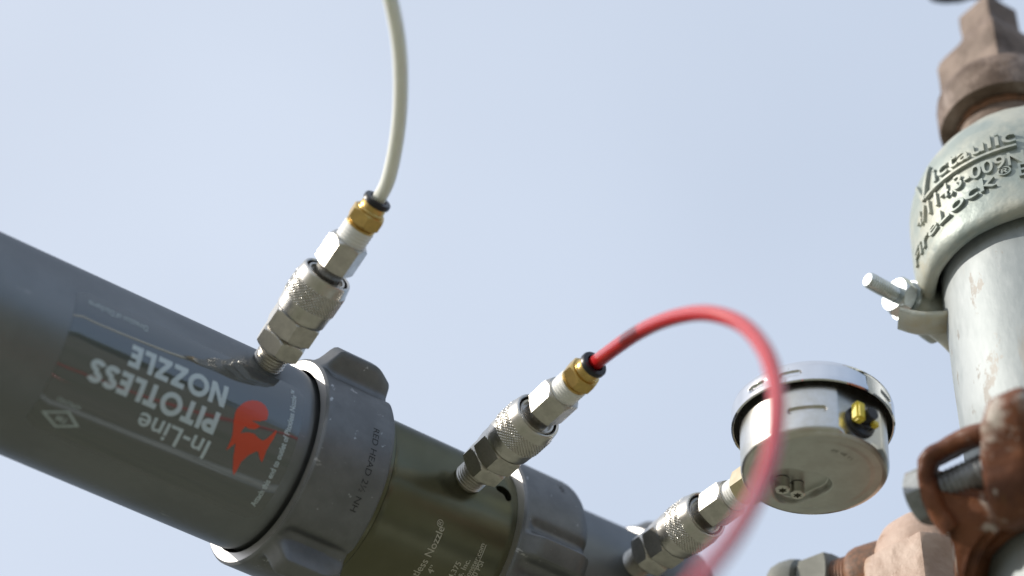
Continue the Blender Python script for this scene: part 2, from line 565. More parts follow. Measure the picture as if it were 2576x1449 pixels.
text_obj('lettering', 'Direction of Discharge', .0026, 'print_faint', film, on_label(A[0], A[1] + .02), 'L', offset=.01, sy=.001, width=A[0] - Bq[0])
def lab(p, r=RT + .0002):
    t, th = hit(p)
    return cyl(t, th, r, 0)
# red emblem
EM = [(345, 380), (380, 310), (470, 225), (545, 190), (620, 178), (700, 186), (770, 215), (830, 270), (868, 340), (875, 410), (850, 490), (740, 512), (610, 500), (690, 548), (742, 590),
      (705, 622), (650, 642), (560, 630), (505, 590), (470, 635), (430, 700), (560, 688), (650, 712), (730, 790), (790, 820), (850, 790), (960, 690), (1000, 655), (1006, 690), (960, 790), (900, 880), (840, 990),
      (800, 1110), (770, 1165), (740, 1110), (715, 1000), (690, 985), (560, 1050), (440, 1160), (370, 1300), (325, 1370), (305, 1300), (320, 1060), (355, 860), (200, 975), (290, 780), (310, 680), (320, 520)]
bm = bmesh.new()
pts = []
for x, y in EM:
    t, th = hit(((800 + x / 4.262) * .6708, (1460 + y / 4.262) * .6708))
    pts.append((t, th * RT))
bm.faces.new([bm.verts.new((t, s, 0)) for t, s in pts])
slice_grid(bm, 0, .001)
for v in bm.verts: v.co = cyl(v.co.x, v.co.y / RT, RT + .0002, 0)
mesh_obj('emblem', bm, 'print_red', film, 60, recalc=False)
# diamond certification mark
def fm(x, y): return hit(((120 + x / 8.05) * .6708, (1460 + y / 8.05) * .6708))
q = [fm(*p) for p in ((265, 640), (1130, 645), (1430, 1130), (690, 1135))]
cq = (sum(p[0] for p in q) / 4, sum(p[1] for p in q) / 4)
bm = bmesh.new()
for i in range(4):
    a, b = q[i], q[(i + 1) % 4]
    sub = 4
    for k in range(sub):
        def lp(u, f): return (cq[0] + (a[0] + (b[0] - a[0]) * u - cq[0]) * f, cq[1] + (a[1] + (b[1] - a[1]) * u - cq[1]) * f)
        bm.faces.new([bm.verts.new(cyl(*lp(uu, ff), RT + .0002, 0)) for uu, ff in ((k / sub, 1), ((k + 1) / sub, 1), ((k + 1) / sub, .74), (k / sub, .74))])
mesh_obj('certification_mark', bm, 'print_faint', film, 60, recalc=False)
text_obj('lettering', 'FM', .0022, 'print_faint', film, on_label(cq[0], cq[1] + .028), 'C', offset=.02, sy=.001)
A, Bq = fm(1480, 560), fm(740, 300)
text_obj('lettering', 'APPROVED', .0015, 'print_faint', film, on_label(A[0], A[1] + .015), 'L', offset=.012, sy=.001, width=A[0] - Bq[0])

# ------------------------------------------------------------------ lugged coupling rings
def ring(name, label, t0, t1, R, lug_angles, Rhole, H, fil=.0015, group='lugged coupling rings along the nozzle'):
    o = thing(name, label, 'coupling ring', F_tube(t0), group)
    L = t1 - t0
    bm = bmesh.new()
    n = 480
    xs = [0, .0004, .0009, .0015] + [.0015 + (L - .003 - fil) * i / 22 for i in range(1, 23)] + [L - fil + fil * sin(pi / 2 * i / 6) for i in range(0, 7)]
    def rf(k, x, th):
        r = R - .0011 * (1 - min(1, x / .0012)) ** 2
        e = max(0, (x - (L - fil)) / fil)
        r -= fil * .75 * (1 - sqrt(max(0, 1 - min(1, e) ** 2)))
        for la in lug_angles:
            a = (-th - la + pi) % (2 * pi) - pi
            s = abs(a) * R
            w0 = .0052
            core = 1 - sstep(w0 * .62, w0 * 1.25, s)
            ax = sstep(.0006, .0075, x) * (1 - sstep(L - .009, L + .003, x) * .62)
            groove = math.exp(-((s - w0 * 1.75) / .0026) ** 2) * sstep(.0015, .006, x) * .0016
            r += H * core * ax - groove
        return r
    surf(bm, xs, rf, n, 0, False, False)
    # left end face and bore, right end face
    nb = 160
    inner = [bm.verts.new((0, Rhole * cos(2 * pi * j / n), Rhole * sin(2 * pi * j / n))) for j in range(n)]
    outer = [v for v in bm.verts][:n]
    bore = [bm.verts.new((.007, Rhole * cos(2 * pi * j / n), Rhole * sin(2 * pi * j / n))) for j in range(n)]
    for j in range(n):
        f = bm.faces.new((inner[j], inner[(j + 1) % n], outer[(j + 1) % n], outer[j]))
        f.material_index = 1
        bm.faces.new((bore[j], bore[(j + 1) % n], inner[(j + 1) % n], inner[j]))
    bm.verts.ensure_lookup_table()
    last = [bm.verts[n * (len(xs) - 1) + j] for j in range(n)]
    end = [bm.verts.new((L, (R - .0075) * cos(2 * pi * j / n), (R - .0075) * sin(2 * pi * j / n))) for j in range(n)]
    for j in range(n): bm.faces.new((last[j], last[(j + 1) % n], end[(j + 1) % n], end[j]))
    mesh_obj('ring_body', bm, ['ring_grey', 'machined_face'], o, 32)
    return o
_, lugA = hit((690, 1392), .046)
r1 = ring('coupling_ring', 'scratched dark grey lugged ring right against the labelled tube', 0.1163, 0.1477, 0.0430, [radians(84), lugA, lugA - (radians(84) - lugA)], .0380, .0085)
def on_ring(t0, th0, R): return lambda x, y, z: cyl(t0 + y, th0 - x / R, R + .00006 + z, 0.1163)
A, Bq = hit((938, 1075), .043), hit((893, 1289), .043)
text_obj('stamped_lettering', 'RED HEAD 2\u00bd NH', .0026, 'stamped', r1, on_ring(.1375, A[1], .043), 'L', sx=.001, width=(A[1] - Bq[1]) * .043)
_, lugB = hit((1385, 1392), .043)
r2 = ring('coupling_ring', 'lugged grey ring just right of the olive nozzle body', 0.2118, 0.2448, 0.0405, [lugB, lugB + radians(120), lugB - radians(120)], .0350, .0062, fil=.0065)
A = hit((1395, 1205), .0405)
def on_ring2(t0, th0, R): return lambda x, y, z: cyl(t0 + y, th0 - x / R, R + .00006 + z, 0.2118)
text_obj('stamped_lettering', 'NH', .0026, 'stamped', r2, on_ring2(.2310, hit((1415, 1225), .0405)[1], .0405), 'L', sx=.001, offset=.01)
r3 = ring('coupling_ring', 'blue-grey lugged ring half hidden behind the blurred red hose, lowest of the rings', 0.2835, 0.3130, 0.0376, [radians(98), radians(-22), radians(218)], .0345, .0045, fil=.005)

# ------------------------------------------------------------------ olive nozzle body between the first two rings
tB = 0.1482
body = thing('nozzle', 'olive grey nozzle with etched lettering and a dark slot, between two rings', 'nozzle', F_tube(tB))
bm = bmesh.new()
RB = .0349
prof = [(-.006, .036), (0.0004, .0375), (.0032, .0376), (.0037, .0372), (.0038, .0354), (.0043, .0354), (.0044, RB + .0003), (.0060, RB)]
prof += [(.006 + i * (.2135 - tB - .006) / 36, RB) for i in range(1, 37)]
lathe(bm, prof, 160)
bo = mesh_obj('barrel', bm, 'anodised_olive', body)
# the slot is cut through the wall
ts, ths = hit((1267, 1241), RB)
cb = bmesh.new()
SLOT = [(1230, 712), (1245, 705), (1265, 706), (1290, 714), (1315, 730), (1336, 752), (1351, 778), (1357, 803), (1352, 825), (1338, 834), (1322, 832), (1311, 822), (1305, 803), (1294, 783), (1276, 766), (1255, 756), (1238, 742), (1230, 727)]
ring_pts = []
for x, y in SLOT:
    tt, aa = hit(((1300 + x / 2.195) * .6708, (1500 + y / 2.195) * .6708), RB)
    ring_pts.append((tt - tB, aa))
lo = [cb.verts.new(cyl(x, a, RB - .004, 0)) for x, a in ring_pts]
hi = [cb.verts.new(cyl(x, a, RB + .004, 0)) for x, a in ring_pts]
k = len(ring_pts)
cb.faces.new(lo)
cb.faces.new(list(reversed(hi)))
for i in range(k): cb.faces.new((lo[i], hi[i], hi[(i + 1) % k], lo[(i + 1) % k]))
cut = mesh_obj('slot', cb, 'hollow_black', body)
md = bo.modifiers.new('slot', 'BOOLEAN')
md.operation = 'DIFFERENCE'
md.solver = 'EXACT'
md.object = cut
bpy.context.view_layer.update()
dg = bpy.context.evaluated_depsgraph_get()
nm = bpy.data.meshes.new_from_object(bo.evaluated_get(dg))
bo.modifiers.clear()
bo.data = nm
finish(nm, 35)
nm.materials.clear()
nm.materials.append(MATS['anodised_olive'])
bpy.data.objects.remove(cut)
lo2 = bmesh.new()
vs = [lo2.verts.new(cyl(x, a, RB - .0035, 0)) for x, a in ring_pts]
lo2.faces.new(vs)
mesh_obj('slot_floor', lo2, 'hollow_black', body)
def on_body(t0, th0): return lambda x, y, z: cyl(t0 - y, th0 + x / RB, RB + .00006 + z, tB)
def c4(x, y): return ((1500 + x / 5.5725) * .6708, (1900 + y / 5.5725) * .6708)
for txt, px, cp, al, off in (('Pitotless Nozzle', c4(935, 445), .0031, 'R', .004), ('\u00ae', c4(925, 300), .0026, 'R', 0), ('4\u201d', c4(770, 1262), .0027, 'R', .004),
                        ('4,375', c4(1285, 1180), .0023, 'R', .006), ('ts, Inc.', c4(1475, 1125), .0023, 'R', .006), ('HoseMonster.com', c4(1775, 790), .0021, 'R', .004), ('0 PSI', c4(1755, 1165), .0023, 'R', .004)):
    tt, aa = hit(px, RB)
    text_obj('lettering', txt, cp, 'etched', body, on_body(tt, aa), al, offset=off, sx=.0012)
    if txt.startswith('Hose'):
        bm = bmesh.new()
        L = .0215
        for i in range(16):
            q0, q1 = aa - L * i / 16 / RB, aa - L * (i + 1) / 16 / RB
            bm.faces.new([bm.verts.new(cyl(t_, a_, RB + .00006, tB)) for t_, a_ in ((tt + .0004, q0), (tt + .0004, q1), (tt + .0007, q1), (tt + .0007, q0))])
        mesh_obj('underline', bm, 'etched', body, recalc=False)

# ------------------------------------------------------------------ rear tube
rear = thing('rear_tube', 'short blue-grey tube length behind the third coupler, between second and third rings', 'tube', F_tube(.243))
bm = bmesh.new()
lathe(bm, [(0, .0338), (.030, .0342), (.0425, .0342)], 128)
mesh_obj('barrel', bm, 'anodised_grey', rear)
bm = bmesh.new()
lathe(bm, [(.066, .031), (.16, .031)], 96)
mesh_obj('tail_tube', bm, 'anodised_grey', rear)

# ------------------------------------------------------------------ quick couplers
def solve_coupler(base, tip):
    pn = ray(base).cross(ray(tip))
    n = pn.cross(d).normalized()
    if n.dot(UV) < 0: n = -n
    # the axis point seen on the picture line base-tip
    t = -(X0 - CAM).dot(pn) / d.dot(pn)
    return X0 + d * t, n
C1, nC1 = solve_coupler((672, 915), (948, 507))
C2, nC2 = solve_coupler((1185, 1200), (1507, 905))
C3, nC3 = solve_coupler((1590, 1425), (1862, 1235))
def F_coup(C, n, h0):
    o = C + n * h0
    return frame(o, n, CAM - o)
def make_coupler():
    o = thing('quick_coupler', 'shiny steel quick coupler under the white hose, on the labelled tube', 'coupler', F_coup(C1, nC1, .036), 'quick couplers on the nozzle')
    hx, hl = radians(4), radians(-19)
    bm = bmesh.new(); lathe(bm, [(-.006, .0062)] + thread_prof(-.001, .0068, .0063, .0013, .0006) + [(.0086, .0058)], 64)
    mesh_obj('threaded_base', bm, 'nickel', o)
    bm = bmesh.new(); hexnut(bm, .0080, .0157, .0101, hx, .0012)
    mesh_obj('hex_nut', bm, 'nickel', o, 25)
    bm = bmesh.new(); hexnut(bm, .0159, .0252, .0105, hx + radians(5), .0010)
    mesh_obj('hex_body', bm, 'nickel', o, 25)
    # knurled sleeve
    bm = bmesh.new()
    K0, K1, NK = .0315, .0398, 46
    kx = [K0 + (K1 - K0) * i / 48 for i in range(49)]
    xs = [.0247, .0249, .0254, .0262, .0275, .0295, .0312, .0314] + kx + [.0400, .0406, .0425, .0438, .0444, .0447]
    base = {0: .0094, 1: .0098, 2: .0101, 3: .0102, 4: .01025, 5: .0104, 6: .0106, 7: .0106}
    tail = [.0107, .0106, .0103, .0101, .0099, .0097]
    p = 2 * pi * .0107 / NK
    def tri(a): return 1 - abs(2 * (a - floor(a)) - 1)
    def rf(k, x, th):
        if k < 8: return base[k]
        if k < 8 + 49:
            a = th * NK / (2 * pi)
            bq = x / p
            return .01045 + .00042 * min(1, min(tri(a + bq), tri(a - bq)) * 2.2)
        return tail[k - 57]
    surf(bm, xs, rf, 360, 0, True, False)
    inner = [(.0447, .0097), (.0448, .0092), (.0444, .0088), (.0380, .0087), (.0379, .0050)]
    lathe(bm, inner, 360, False, True)
    bmesh.ops.remove_doubles(bm, verts=bm.verts, dist=1e-6)
    mesh_obj('knurled_sleeve', bm, 'nickel_satin', o, 30)
    bm = bmesh.new(); lathe(bm, [(.037, .0080), (.0438, .0080), (.0442, .0077), (.0440, .0070), (.0425, .0068), (.0425, .0050)], 72)
    mesh_obj('inner_ring', bm, 'nickel', o)
    bm = bmesh.new(); lathe(bm, [(.030, .0056), (.0470, .0056), (.0490, .0066)], 64)
    mesh_obj('nose', bm, 'nickel', o)
    bm = bmesh.new(); hexnut(bm, .0482, .0606, .0082, hl, .0005, ch1=.0014)
    mesh_obj('adapter_hex', bm, 'nickel', o, 25)
    bm = bmesh.new(); lathe(bm, thread_prof(.0600, .0672, .0062, .0014, .0003), 64)
    mesh_obj('seal_tape', bm, 'tape_white', o, 50)
    # raised letters on the plain band of the sleeve
    def on_sleeve(x, y, z): return Vector((.0262 + y, (.01035) * cos(radians(-46) + x / .0103), (.01035) * sin(radians(-46) + x / .0103)))
    text_obj('stamped_lettering', 'U S A', .0026, 'nickel', o, lambda x, y, z: on_sleeve(x, y, z), 'L', sx=.0008, spacing=1.1)
    return o
coup1 = make_coupler()
coup2 = dup(coup1, F_coup(C2, nC2, .0362), 'steel quick coupler with knurled sleeve under the red hose, on the olive body')
coup3 = dup(coup1, F_coup(C3, nC3, .0345), 'steel quick coupler between the lowest tube and the pressure gauge')
def make_fitting():
    o = thing('push_fitting', 'brass push fitting with black ring holding the white hose', 'hose fitting', F_coup(C1, nC1, .036), 'brass hose fittings')
    bm = bmesh.new()
    lathe(bm, [(.0668, .0058), (.0680, .0060), (.0684, .0055), (.0690, .0057)], 64)
    mesh_obj('shoulder', bm, 'brass', o)
    bm = bmesh.new(); hexnut(bm, .0688, .0745, .0071, radians(8), .0010)
    mesh_obj('hex_nut', bm, 'brass', o, 25)
    bm = bmesh.new(); lathe(bm, [(.0743, .0054), (.0752, .0054), (.0756, .0050), (.0775, .0049), (.0779, .0046)], 64)
    mesh_obj('collar', bm, 'brass', o)
    bm = bmesh.new(); lathe(bm, [(.0777, .0036), (.0778, .0050), (.0783, .0055), (.0797, .0055), (.0802, .0052), (.0803, .0036), (.0790, .0027), (.076, .0026)], 64, True, True)
    mesh_obj('release_ring', bm, 'plastic_black', o)
    return o
fit1 = make_fitting()
fit2 = dup(fit1, F_coup(C2, nC2, .0362), 'brass push fitting with black ring holding the red hose')

# ------------------------------------------------------------------ hoses
def hose(name, label, C, n, h0, pix, r, m, part):
    st = C + n * (h0 + .074)
    en = C + n * (h0 + .081)
    pts = [st, en] + [at(*p) for p in pix]
    path = catmull(pts, 18)
    bm = bmesh.new()
    sweep(bm, path, lambda s, ph: (r * cos(ph), r * sin(ph)), n=28)
    o = mesh_obj(name, bm, m, None, 80)
    tag(o, label, 'hose', 'plastic air hoses')
    return o
hose('hose', 'milky white plastic hose rising to the top edge from the first coupler', C1, nC1, .036,
     [(980, 440, 1.024), (1001, 330, 1.012), (1008, 220, 1.0), (1003, 110, .99), (985, 10, .982), (958, -90, .976), (920, -190, .972), (885, -330, .972), (865, -500, .98), (880, -800, .995), (960, -1300, 1.02), (1120, -1900, 1.05)], .00272, 'hose_white', 'w')
hose('hose', 'glossy red plastic hose arching from the second coupler towards the viewer', C2, nC2, .0362,
     [(1600, 840, 1.008), (1690, 800, .978), (1780, 788, .952), (1865, 815, .930), (1922, 878, .908), (1950, 960, .888), (1954, 1050, .868), (1938, 1150, .848), (1900, 1250, .825), (1846, 1345, .79), (1770, 1445, .752), (1700, 1545, .735), (1640, 1680, .73), (1600, 1840, .74), (1600, 2100, .77)], .0029, 'hose_red', 'r')

# ------------------------------------------------------------------ pressure gauge, dial up
GO = C3 + nC3 * .1428
gx = (ZUP - nC3 * ZUP.dot(nC3)).normalized()
FG = frame(GO, gx, CAM - GO)
gauge = thing('pressure_gauge', 'round polished steel pressure gauge seen from below, with yellow vent lever', 'pressure gauge', FG)
RC = .0279
ZB, ZC = -.0166, .0048
thF = radians(42)
bm = bmesh.new()
xs = [ZB, ZB + .0003, ZB + .0009, ZB + .0018, ZB + .0030] + [ZB + .003 + (.0226) * i / 48 for i in range(1, 49)]
def slotmask(x, th, xc, thc, hw, hh):
    a = ((th - thc + pi) % (2 * pi) - pi)
    ex = max(0, abs(a) - hw) * RC
    dd = sqrt(ex * ex + (x - xc) ** 2)
    return 1 - sstep(hh * .75, hh * 1.1, dd)
def rf(k, x, th):
    r = RC
    e = max(0, 1 - (x - ZB) / .003)
    r -= .003 * (1 - sqrt(max(0, 1 - e * e)))
    a = (th - thF + pi) % (2 * pi) - pi
    if abs(a) < .6 and x > ZB + .0015:
        r = min(r, RC * .925 / cos(a))
    r -= .0010 * slotmask(x, th, ZB + .0105, radians(-4), .22, .0011)
    return r
surf(bm, xs, rf, 540, 0, False, True)
mesh_obj('case', bm, 'gauge_steel', gauge, 40)
# back plate with a pressed step and a pocket
bm = bmesh.new()
NR, NTh = 60, 160
def sdf_pocket(u, v):
    # rounded triangle that points right
    pu, pv = u + .0066, v + .0066
    ang = atan2(pv, pu)
    rr = sqrt(pu * pu + pv * pv)
    lim = .0112 * (1 + .12 * cos(3 * (ang - .1)))
    return rr - lim
rows = []
Rb = RC - .003
for i in range(1, NR + 1):
    r = Rb * i / NR
    row = []
    for j in range(NTh):
        th = 2 * pi * j / NTh
        u, v = r * sin(th), r * cos(th)      # u right, v towards the viewer
        h = ZB - .0003 * (1 - sstep(.0205, .0225, r))
        pk = 1 - sstep(-.0011, .0004, sdf_pocket(u, v))
        h += .0034 * pk
        row.append(bm.verts.new((h, v, u)))
    rows.append(row)
c0 = bm.verts.new((ZB - .0003 + .0034, 0, 0))
for j in range(NTh): bm.faces.new((c0, rows[0][j], rows[0][(j + 1) % NTh]))
for a, b in zip(rows, rows[1:]):
    for j in range(NTh): bm.faces.new((a[j], a[(j + 1) % NTh], b[(j + 1) % NTh], b[j]))
mesh_obj('back_plate', bm, 'gauge_back', gauge, 60)
# mount plate and two torx screws in the pocket
def screw(u, v):
    bm = bmesh.new()
    n = 48
    x0, x1 = ZB + .0028, ZB - .0020
    lathe(bm, [(x0, .0028), (x1 + .0003, .0028), (x1, .0025)], n, False, False, 0, (0, v, u))
    bm.verts.ensure_lookup_table()
    top = bm.verts[2 * n:3 * n]
    star = [bm.verts.new((x1, v + (.00135 + .00038 * cos(6 * 2 * pi * j / n)) * cos(2 * pi * j / n), u + (.00135 + .00038 * cos(6 * 2 * pi * j / n)) * sin(2 * pi * j / n))) for j in range(n)]
    low = [bm.verts.new((x1 + .0012, q.co.y, q.co.z)) for q in star]
    for j in range(n):
        bm.faces.new((top[j], top[(j + 1) % n], star[(j + 1) % n], star[j]))
        bm.faces.new((star[j], star[(j + 1) % n], low[(j + 1) % n], low[j]))
    f = bm.faces.new(low)
    f.material_index = 1
    return mesh_obj('screw', bm, ['gauge_steel', 'dark_steel'], gauge, 40)
screw(-.0125, -.0062)
screw(-.0070, -.0098)
# bezel: thin polished ring with a lip and three slots
bm = bmesh.new()
RZ, Z0, Z1 = .0311, ZC, .0152
bp = [(Z0 + .0105, .0290), (Z0 + .002, .0299), (Z0 + .0003, .0301), (Z0, .0306), (Z0 + .0005, RZ), (Z0 + .002, RZ + .0001)] + [(Z0 + .002 + i * .0004, RZ + .0001) for i in range(1, 13)] + \
     [(Z0 + .0074, RZ), (Z0 + .0085, .0308), (Z0 + .0096, .0299), (Z0 + .0102, .0289), (Z0 + .0104, .0278), (Z0 + .0096, .0272)]
def rf(k, x, th):
    r = bp[k][1]
    if 5 <= k <= 18:
        for q in (-14, -41, 64, 150):
            r -= .0011 * slotmask(x, th, Z0 + .0038, radians(q), .10, .0010)
    return r
surf(bm, [p[0] for p in bp], rf, 540, 0, False, False)
mesh_obj('bezel', bm, 'chrome', gauge, 40)
bm = bmesh.new(); lathe(bm, [(.0110, .0278), (.0116, .0278)], 96)
mesh_obj('dial_face', bm, 'dial_white', gauge)
bm = bmesh.new(); lathe(bm, [(.0085, .0270), (.0087, .0300), (.0092, .0300)], 96)
mesh_obj('gasket', bm, 'hollow_black', gauge)
# vent plug on the flat
fl = Vector((0, cos(thF), sin(thF)))
FP = frame(Vector((-.0072, 0, 0)) + fl * (RC * .925 - .0002), fl, Vector((1, 0, 0)))
def local_part(name, bm, m, M, parent, smooth=35):
    bmesh.ops.transform(bm, matrix=M, verts=bm.verts)
    return mesh_obj(name, bm, m, parent, smooth)
bm = bmesh.new(); lathe(bm, [(0, .0064), (.0008, .0066), (.0018, .0062), (.0021, .0042), (.0034, .0036)], 48)
vent = local_part('vent_plug', bm, 'plastic_black', FP, gauge)
bm = bmesh.new(); lathe(bm, [(.0025, .0030), (.0050, .0022), (.0068, .0026), (.0078, .0025)], 32)
vk = local_part('knob', bm, 'plastic_black', FP, gauge)
vk.parent = vent
def box(bm, c, s, bev=.0003):
    q = bmesh.new()
    bmesh.ops.create_cube(q, size=1)
    bmesh.ops.scale(q, vec=s, verts=q.verts)
    bmesh.ops.bevel(q, geom=q.edges[:], offset=bev, segments=2, affect='EDGES')
    bmesh.ops.translate(q, vec=c, verts=q.verts)
    me = bpy.data.meshes.new('tmp')
    q.to_mesh(me)
    q.free()
    bm.from_mesh(me)
    bpy.data.meshes.remove(me)
    return bm
bm = bmesh.new(); box(bm, (.0042, .0006, .0040), (.0042, .0082, .0044), .0009)
vl = local_part('lever', bm, 'yellow_plastic', FP, gauge)
vl.parent = vent
bm = bmesh.new(); box(bm, (.0036, -.0010, -.0040), (.0026, .0026, .0034), .0005)
vl = local_part('lever', bm, 'yellow_plastic', FP, gauge)
vl.parent = vent
# stem: brass hex and pin that reach the coupler
FS = FG.inverted() @ F_coup(C3, nC3, .0345)
bm = bmesh.new(); hexnut(bm, .0666, .0775, .0078, radians(-28), .0008)
local_part('stem_hex', bm, 'pale_brass', FS, gauge, 25)
bm = bmesh.new(); lathe(bm, [(.0770, .0062), (.0990, .0062)], 48)
local_part('stem', bm, 'pale_brass', FS, gauge)
tag_txt = text_obj('stamped_lettering', '06 48 11', .0015, 'dark_steel', gauge,
         lambda x, y, z: Vector((ZB - .00036, .0178 * cos(radians(22) + x / .0178) + 0 * y - y * cos(radians(30)), (.0178 - y) * sin(radians(22) + x / .0178))), 'L', width=.010)

# ------------------------------------------------------------------ galvanised riser
ZP = 1.105
PA = at(2640, 735, ZP)                     # pipe axis at the coupling mouth
TOC = Vector((CAM.x - PA.x, CAM.y - PA.y, 0)).normalized()
def F_pipe(h): return frame(PA + ZUP * h, ZUP, TOC)
RP = .0422
pipe = thing('riser_pipe', 'pale galvanised upright pipe with stains at the right edge', 'pipe', F_pipe(-PA.z + .0))
bm = bmesh.new()
lathe(bm, [(0, RP)] + [(PA.z - .6 + i * .02, RP) for i in range(31)] + [(PA.z + .02, RP)], 96)
rough_up(bm, .00025, 60)
mesh_obj('shaft', bm, 'galvanised', pipe, 60)
bm = bmesh.new()
lathe(bm, [(0, .11), (.012, .11), (.014, .105), (.014, .05)], 64)
mesh_obj('floor_flange', bm, 'galvanised', pipe)

# ------------------------------------------------------------------ grooved cap coupling with raised letters
capc = thing('grooved_coupling', 'grey-green cast cap coupling with raised letters on top of the upright pipe', 'pipe coupling', F_pipe(0))
RH = .0518
bm = bmesh.new()
prof = [(.030, .0440), (.006, .0440), (.0010, .0452), (0, .0466), (.0004, .0490), (.0020, .0507), (.005, .0515)] + [(.005 + i * .004, RH) for i in range(1, 9)] + \
       [(.042, .0515), (.048, .0500), (.055, .0468), (.062, .0425), (.068, .0375), (.073, .0318), (.0755, .0265), (.0765, .0215), (.0765, .018)]
lathe(bm, prof, 128, False, True)
rough_up(bm, .0005, 45, 3)
rough_up(bm, .0003, 140, 5)
mesh_obj('housing', bm, 'zinc_casting', capc, 60)
bm = bmesh.new()
lathe(bm, [(.004, .0441), (.012, .0425), (.012, .042)], 96, False, False)
mesh_obj('gasket', bm, 'rubber_black', capc)
def prof_r(x):
    P = prof[6:]
    for a, b in zip(P, P[1:]):
        if a[0] <= x <= b[0]: return a[1] + (b[1] - a[1]) * (x - a[0]) / (b[0] - a[0])
    return P[0][1]
def on_cap(h0, deg0, climb=0.0):
    def f(x, y, z):
        a = radians(deg0) + x / RH
        y += climb * x / RH
        r = prof_r(h0 + y) + .0002 + z
        return Vector((h0 + y, r * cos(a), r * sin(a)))
    return f
PHI = math.degrees(atan2((at(2640, 735, 1) - CAM).x, (at(2640, 735, 1) - CAM).y))
def raised(txt, cp, h0, dg0, dg1, climb=0.0):
    wid = radians(dg1 - dg0) * RH
    text_obj('raised_lettering', txt, cp, 'zinc_casting', capc, on_cap(h0, dg0, climb), 'L', offset=.006, extrude=.115, sx=.0016, sy=.002, width=wid)
raised('ictaulic', .0072, .0345, -45, -3)
raised('4/114,3-009NV', .0066, .0222, -62, 7)
raised('FireLock', .0066, .0085, -70, -14, .0062)
raised('\u00ae', .0040, .0185, -13, -7)
raised('EPDM', .0066, .0155, -4, 20)
# the big first letter and its long underline
bm = bmesh.new()
def ribbon(pp, wd, hgt):
    f = on_cap(0, 0)
    pts = []
    for i in range(len(pp) - 1):
        for k in range(10):
            pts.append((pp[i][0] + (pp[i + 1][0] - pp[i][0]) * k / 10, pp[i][1] + (pp[i + 1][1] - pp[i][1]) * k / 10))
    pts.append(pp[-1])
    prev = None
    for i, p in enumerate(pts):
        a, b = pts[max(0, i - 1)], pts[min(len(pts) - 1, i + 1)]
        t = Vector((radians(b[0] - a[0]) * RH, b[1] - a[1])).normalized()
        nn = Vector((-t.y, t.x)) * wd / 2
        q = []
        for sg, hh in ((1, -.0003), (1, hgt), (-1, hgt), (-1, -.0003)):
            x = radians(p[0]) * RH + nn.x * sg
            y = p[1] + nn.y * sg
            q.append(bm.verts.new(f(x, y, hh)))
        if prev:
            for k in range(3): bm.faces.new((prev[k], prev[k + 1], q[k + 1], q[k]))
        prev = q
ribbon([(-58, .042), (-53, .031)], .0016, .0016)
ribbon([(-53, .031), (-47.5, .0455)], .0016, .0016)
ribbon([(-53, .0315), (-3, .0322)], .0011, .0014)
mesh_obj('raised_lettering', bm, 'zinc_casting', capc, 60)
# bolt pads, stud and nut on the left
BD = Vector((.80, .60, 0)).normalized()                # tip to back
bt = at(2182, 703, ZP - .002)
IC = F_pipe(0).inverted()
FBolt = IC @ frame(bt, BD, CAM - bt)
bm = bmesh.new(); lathe(bm, [(0, .0026), (.0006, .0032)] + thread_prof(.0008, .0190, .0034, .0012, .0004) + [(.050, .0033)], 32)
local_part('stud', bm, 'zinc_bolt', FBolt, capc)
bm = bmesh.new(); hexnut(bm, .0145, .0205, .0082, radians(12), .0011)
local_part('nut', bm, 'zinc_bolt', FBolt, capc, 25)
bm = bmesh.new(); lathe(bm, [(.0206, .0086), (.0218, .0086)], 40)
local_part('washer', bm, 'zinc_bolt', FBolt, capc)
bm = bmesh.new()
pth = [bt + BD * .0222, bt + BD * .0290, bt + BD * .040]
pth = [IC @ p for p in catmull(pth, 6)]
sweep(bm, pth, lambda s, ph: sup(ph, .0066 + .003 * s, .0068 + .003 * s, .75), n=32)
rough_up(bm, .0006, 90)
mesh_obj('bolt_pad', bm, 'zinc_casting', capc, 50)
bm = bmesh.new()
pth = [IC @ p for p in catmull([at(2262, 800, ZP - .004), at(2320, 812, ZP - .006), at(2400, 808, ZP - .006)], 6)]
sweep(bm, pth, lambda s, ph: sup(ph, .0020 + .0004 * sin(pi * s), .0060, .7), up=Vector((1, .01, .02)), n=24)
rough_up(bm, .0005, 80)
mesh_obj('bolt_ear', bm, 'zinc_casting', capc, 50)
bm = bmesh.new()
pth = [IC @ p for p in catmull([at(2345, 815, ZP), at(2385, 845, ZP), at(2420, 880, ZP)], 6)]
sweep(bm, pth, lambda s, ph: sup(ph, .0028, .0050, .8), up=Vector((1, .01, .02)), n=24)
mesh_obj('bolt_ear', bm, 'zinc_casting', capc, 50)

# ------------------------------------------------------------------ rusty plug on top
PO = PA + RV * (-.0060)
def F_plug(h): return frame(PO + ZUP * h, ZUP, TOC)
plug = thing('rusty_plug', 'rusty iron plug with square head screwed into the cap coupling', 'pipe plug', F_plug(.0765))
bm = bmesh.new(); lathe(bm, [(-.006, .0200), (.0175, .0202), (.021, .0206)], 96); rough_up(bm, .0003, 120)
mesh_obj('neck', bm, 'rust_iron', plug, 50)
bm = bmesh.new()
lathe(bm, [(.0155, .0190), (.0150, .0266), (.0155, .0276), (.0180, .0280), (.0265, .0281), (.0300, .0276), (.0345, .0256), (.0345, .015)], 128); rough_up(bm, .0004, 90, 2)
mesh_obj('collar', bm, 'rust_iron', plug, 50)
bm = bmesh.new(); lathe(bm, thread_prof(.0120, .0165, .0214, .0014, .0006), 96)
mesh_obj('thread', bm, 'rust_thread', plug)
bm = bmesh.new()
def rf(k, x, th):
    a = (th - radians(4)) % (pi / 2) - pi / 4
    q = .0180 / max(cos(a), .01)
    lim = .0247
    r = min(q, lim)
    k_ = 1 - sstep(.056, .074, x) * .50
    return r * k_ + (.0008 if x < .037 else 0)
